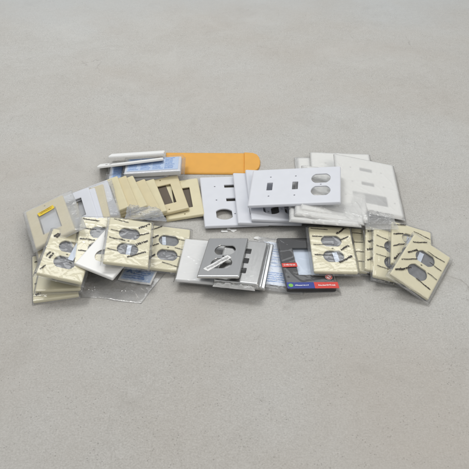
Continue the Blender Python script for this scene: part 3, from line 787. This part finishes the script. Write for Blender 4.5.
Vr += [(31-3.6, -38+2.4, T+1.15), (31-2.4, -38+3.6, T+1.15), (31+3.6, -38-2.4, T+1.15), (31+2.4, -38-3.6, T+1.15)]
new_obj('ring_mark', mesh_from(Vr, Fr+[(48, 49, 50, 51)]), RED, pr)
new_obj('plastic_bag', f4.mesh(), TIGHTFILM, c4)

# ---- loose clear bags and the card on the floor in front
def quad_bag(name, Q, label, cat, mat, thick, seed, lift=None, ncr=40, group=None, n=60):
    """A limp bag over four floor corners (mm): back left, back right, front right, front left."""
    u = np.linspace(0, 1, n); v = np.linspace(0, 1, n)
    U, Vv = np.meshgrid(u, v, indexing='ij')
    Q = np.array(Q, float)
    c = Q[:, :2].mean(0)
    zq = Q[:, 2]
    X = (Q[0, 0]*(1-U)+Q[1, 0]*U)*(1-Vv)+(Q[3, 0]*(1-U)+Q[2, 0]*U)*Vv
    Y = (Q[0, 1]*(1-U)+Q[1, 1]*U)*(1-Vv)+(Q[3, 1]*(1-U)+Q[2, 1]*U)*Vv
    Z0 = (zq[0]*(1-U)+zq[1]*U)*(1-Vv)+(zq[3]*(1-U)+zq[2]*U)*Vv
    r = np.random.RandomState(seed)
    e = np.minimum.reduce([U, 1-U, Vv, 1-Vv])
    X = X-c[0]; Y = Y-c[1]
    wob = crease_field(X, Y, seed+3, 14, 40, 10)
    X = X+3.0*wob*(e < .12); Y = Y+2.0*wob*(e < .12)
    cr = crease_field(X, Y, seed, ncr, 30, 1.8)+.7*crease_field(X, Y, seed+1, ncr*2, 11, 1.1)
    Zt = Z0+.6+thick*smooth01(e/.16)*(.55+.45*np.clip(.4+cr, 0, 1.6))
    Zb = Z0+.25*np.ones_like(Zt)
    vts = np.concatenate([np.stack([X, Y, Zt], -1).reshape(-1, 3), np.stack([X, Y, Zb], -1).reshape(-1, 3)])
    f = []
    for i in range(n-1):
        for j in range(n-1):
            a = i*n+j
            f.append((a, a+n, a+n+1, a+1)); f.append((n*n+a, n*n+a+1, n*n+a+n+1, n*n+a+n))
    ring = [(i, 0) for i in range(n)]+[(n-1, j) for j in range(1, n)]+[(i, n-1) for i in range(n-2, -1, -1)]+[(0, j) for j in range(n-2, 0, -1)]
    for q in range(len(ring)):
        a = ring[q][0]*n+ring[q][1]; b2 = ring[(q+1) % len(ring)]; b2 = b2[0]*n+b2[1]
        f.append((a, b2, n*n+b2, n*n+a))
    o = new_obj(name, mesh_from(vts, f, name, True), mat)
    o.location = (c[0]*MM, c[1]*MM, 0)
    return tag(o, label, cat, group)
quad_bag('clear_bag', BAG_FRONT, 'large empty clear bag spread on the floor at front left', 'plastic bag', CLEARBAG, 9, 91, ncr=70)
quad_bag('clear_bag', BAG_BLUE, 'crumpled bluish clear bag lying across the front of the ivory fan', 'plastic bag', BLUEFILM, 8, 92)
quad_bag('clear_bag', BAG_RIGHT, 'small hazy clear bag between the big milky plate and the right-hand ivory plates', 'plastic bag', FILMHAZE, 7, 93)

def card(Q, label):
    Q = np.array(Q, float); c = Q.mean(0)
    ex = (Q[1]-Q[0]+Q[2]-Q[3])/2; W = np.linalg.norm(ex[:2]); H = np.linalg.norm((Q[0]-Q[3]+Q[1]-Q[2])[:2]/2)
    root = bpy.data.objects.new('instruction_card', None); C.objects.link(root)
    root.location = c*MM; root.rotation_euler = (0, 0, math.atan2(ex[1], ex[0]))
    tag(root, label, 'printed card')
    slab('card', -W/2, -H/2, W/2, H/2, 0, .6, PAPER, root, 0, .8)
    slab('blue_panel', -W/2+3, -H/2+4, W/2-3, H/2-3, .62, .1, BLUECARD, root, 0, .8)
    rows = [(-W/2+20, y, W/2-6-rng.uniform(0, 10), y, 3.2, 1.5) for y in np.linspace(H/2-6, -H/2+9, 5)]
    rows += [(-W/2+6, y, -W/2+20, y, 2.4, .8) for y in (-H/2+13, -H/2+8)]
    new_obj('printed_text', print_strokes(rows, lambda x, y: 1.4, 12), BLUEINK, root)
    tri = [(-W/2+6, H/2-14), (-W/2+12, H/2-4), (-W/2+18, H/2-14), (-W/2+14.5, H/2-14), (-W/2+12, H/2-9.5), (-W/2+9.5, H/2-14)]
    new_obj('triangle_mark', mesh_from([(x, y, 1.5) for x, y in tri], [(0, 1, 4, 5), (1, 2, 3, 4)]), BLUEINK, root)
card(CARD_FRONT, 'small card with blue panel, blue print and triangle mark, lying in the clear bag')

def scrap(x, y, r, seed, label):
    q = random.Random(seed)
    n = 9
    V = [(0, 0, 2.2*q.uniform(.6, 1.4))]
    for k in range(n):
        a = 2*math.pi*k/n; d = r*q.uniform(.5, 1.2)
        V.append((d*math.cos(a)*1.5, d*math.sin(a), q.uniform(.15, 1.6)))
    V.append((0, 0, .1))
    Fc = [(0, 1+k, 1+(k+1) % n) for k in range(n)]+[(n+1, 1+(k+1) % n, 1+k) for k in range(n)]
    o = new_obj('paper_scrap', mesh_from(V, Fc), PAPER)
    o.location = (x*MM, y*MM, 0)
    tag(o, label, 'paper scrap', 'white scraps on the floor behind the stainless plates')
for i, (x, y, r_) in enumerate(SCRAPS):
    scrap(x, y, r_, 3+i, ['leftmost white paper scrap on the floor behind the stainless plate',
                          'middle white paper scrap on the floor behind the stainless plate',
                          'rightmost scrap of the three behind the upper stainless plate',
                          'white scrap beside the back corner of the bagged stainless plate'][i])

# ================================================================ light and camera
sc = bpy.context.scene
w = bpy.data.worlds.new('World'); sc.world = w; w.use_nodes = True
wn = w.node_tree
wt = wn.nodes.new('ShaderNodeTexCoord'); wx = wn.nodes.new('ShaderNodeSeparateXYZ'); wr = wn.nodes.new('ShaderNodeValToRGB')
wn.links.new(wt.outputs['Generated'], wx.inputs[0]); wn.links.new(wx.outputs['Z'], wr.inputs[0]); wn.links.new(wr.outputs[0], wn.nodes['Background'].inputs[0])
wr.color_ramp.elements[0].position = .0; wr.color_ramp.elements[0].color = (.62, .63, .64, 1)
wr.color_ramp.elements[1].position = .75; wr.color_ramp.elements[1].color = (1.02, 1.05, 1.08, 1)
w.node_tree.nodes['Background'].inputs[1].default_value = WORLD
def area(name, loc, target, size, power, col):
    l = bpy.data.lights.new(name, 'AREA'); l.shape = 'RECTANGLE'; l.size, l.size_y = size; l.energy = power; l.color = col
    o = bpy.data.objects.new(name, l); C.objects.link(o)
    o.location = loc
    o.rotation_euler = (Vector(target)-Vector(loc)).to_track_quat('-Z', 'Y').to_euler()
for a_ in LAMPS: area(*a_)

cam = bpy.data.cameras.new('camera'); co = bpy.data.objects.new('camera', cam); C.objects.link(co)
pitch = math.radians(37.5)
co.location = (0, -1.33*math.cos(pitch), 1.33*math.sin(pitch))
co.rotation_euler = (math.radians(90)-pitch, 0, 0)
cam.sensor_width = 36; cam.lens = 36*760/469
cam.clip_start = .01; cam.clip_end = 60
sc.camera = co
sc.view_settings.view_transform = 'Standard'; sc.view_settings.look = 'None'
sc.view_settings.exposure = 0; sc.view_settings.gamma = 1
sc.render.engine = 'CYCLES'
sc.cycles.max_bounces = 10; sc.cycles.transparent_max_bounces = 40
sc.cycles.diffuse_bounces = 5; sc.cycles.glossy_bounces = 4
sc.cycles.caustics_reflective = False; sc.cycles.caustics_refractive = False
sc.cycles.use_denoising = True
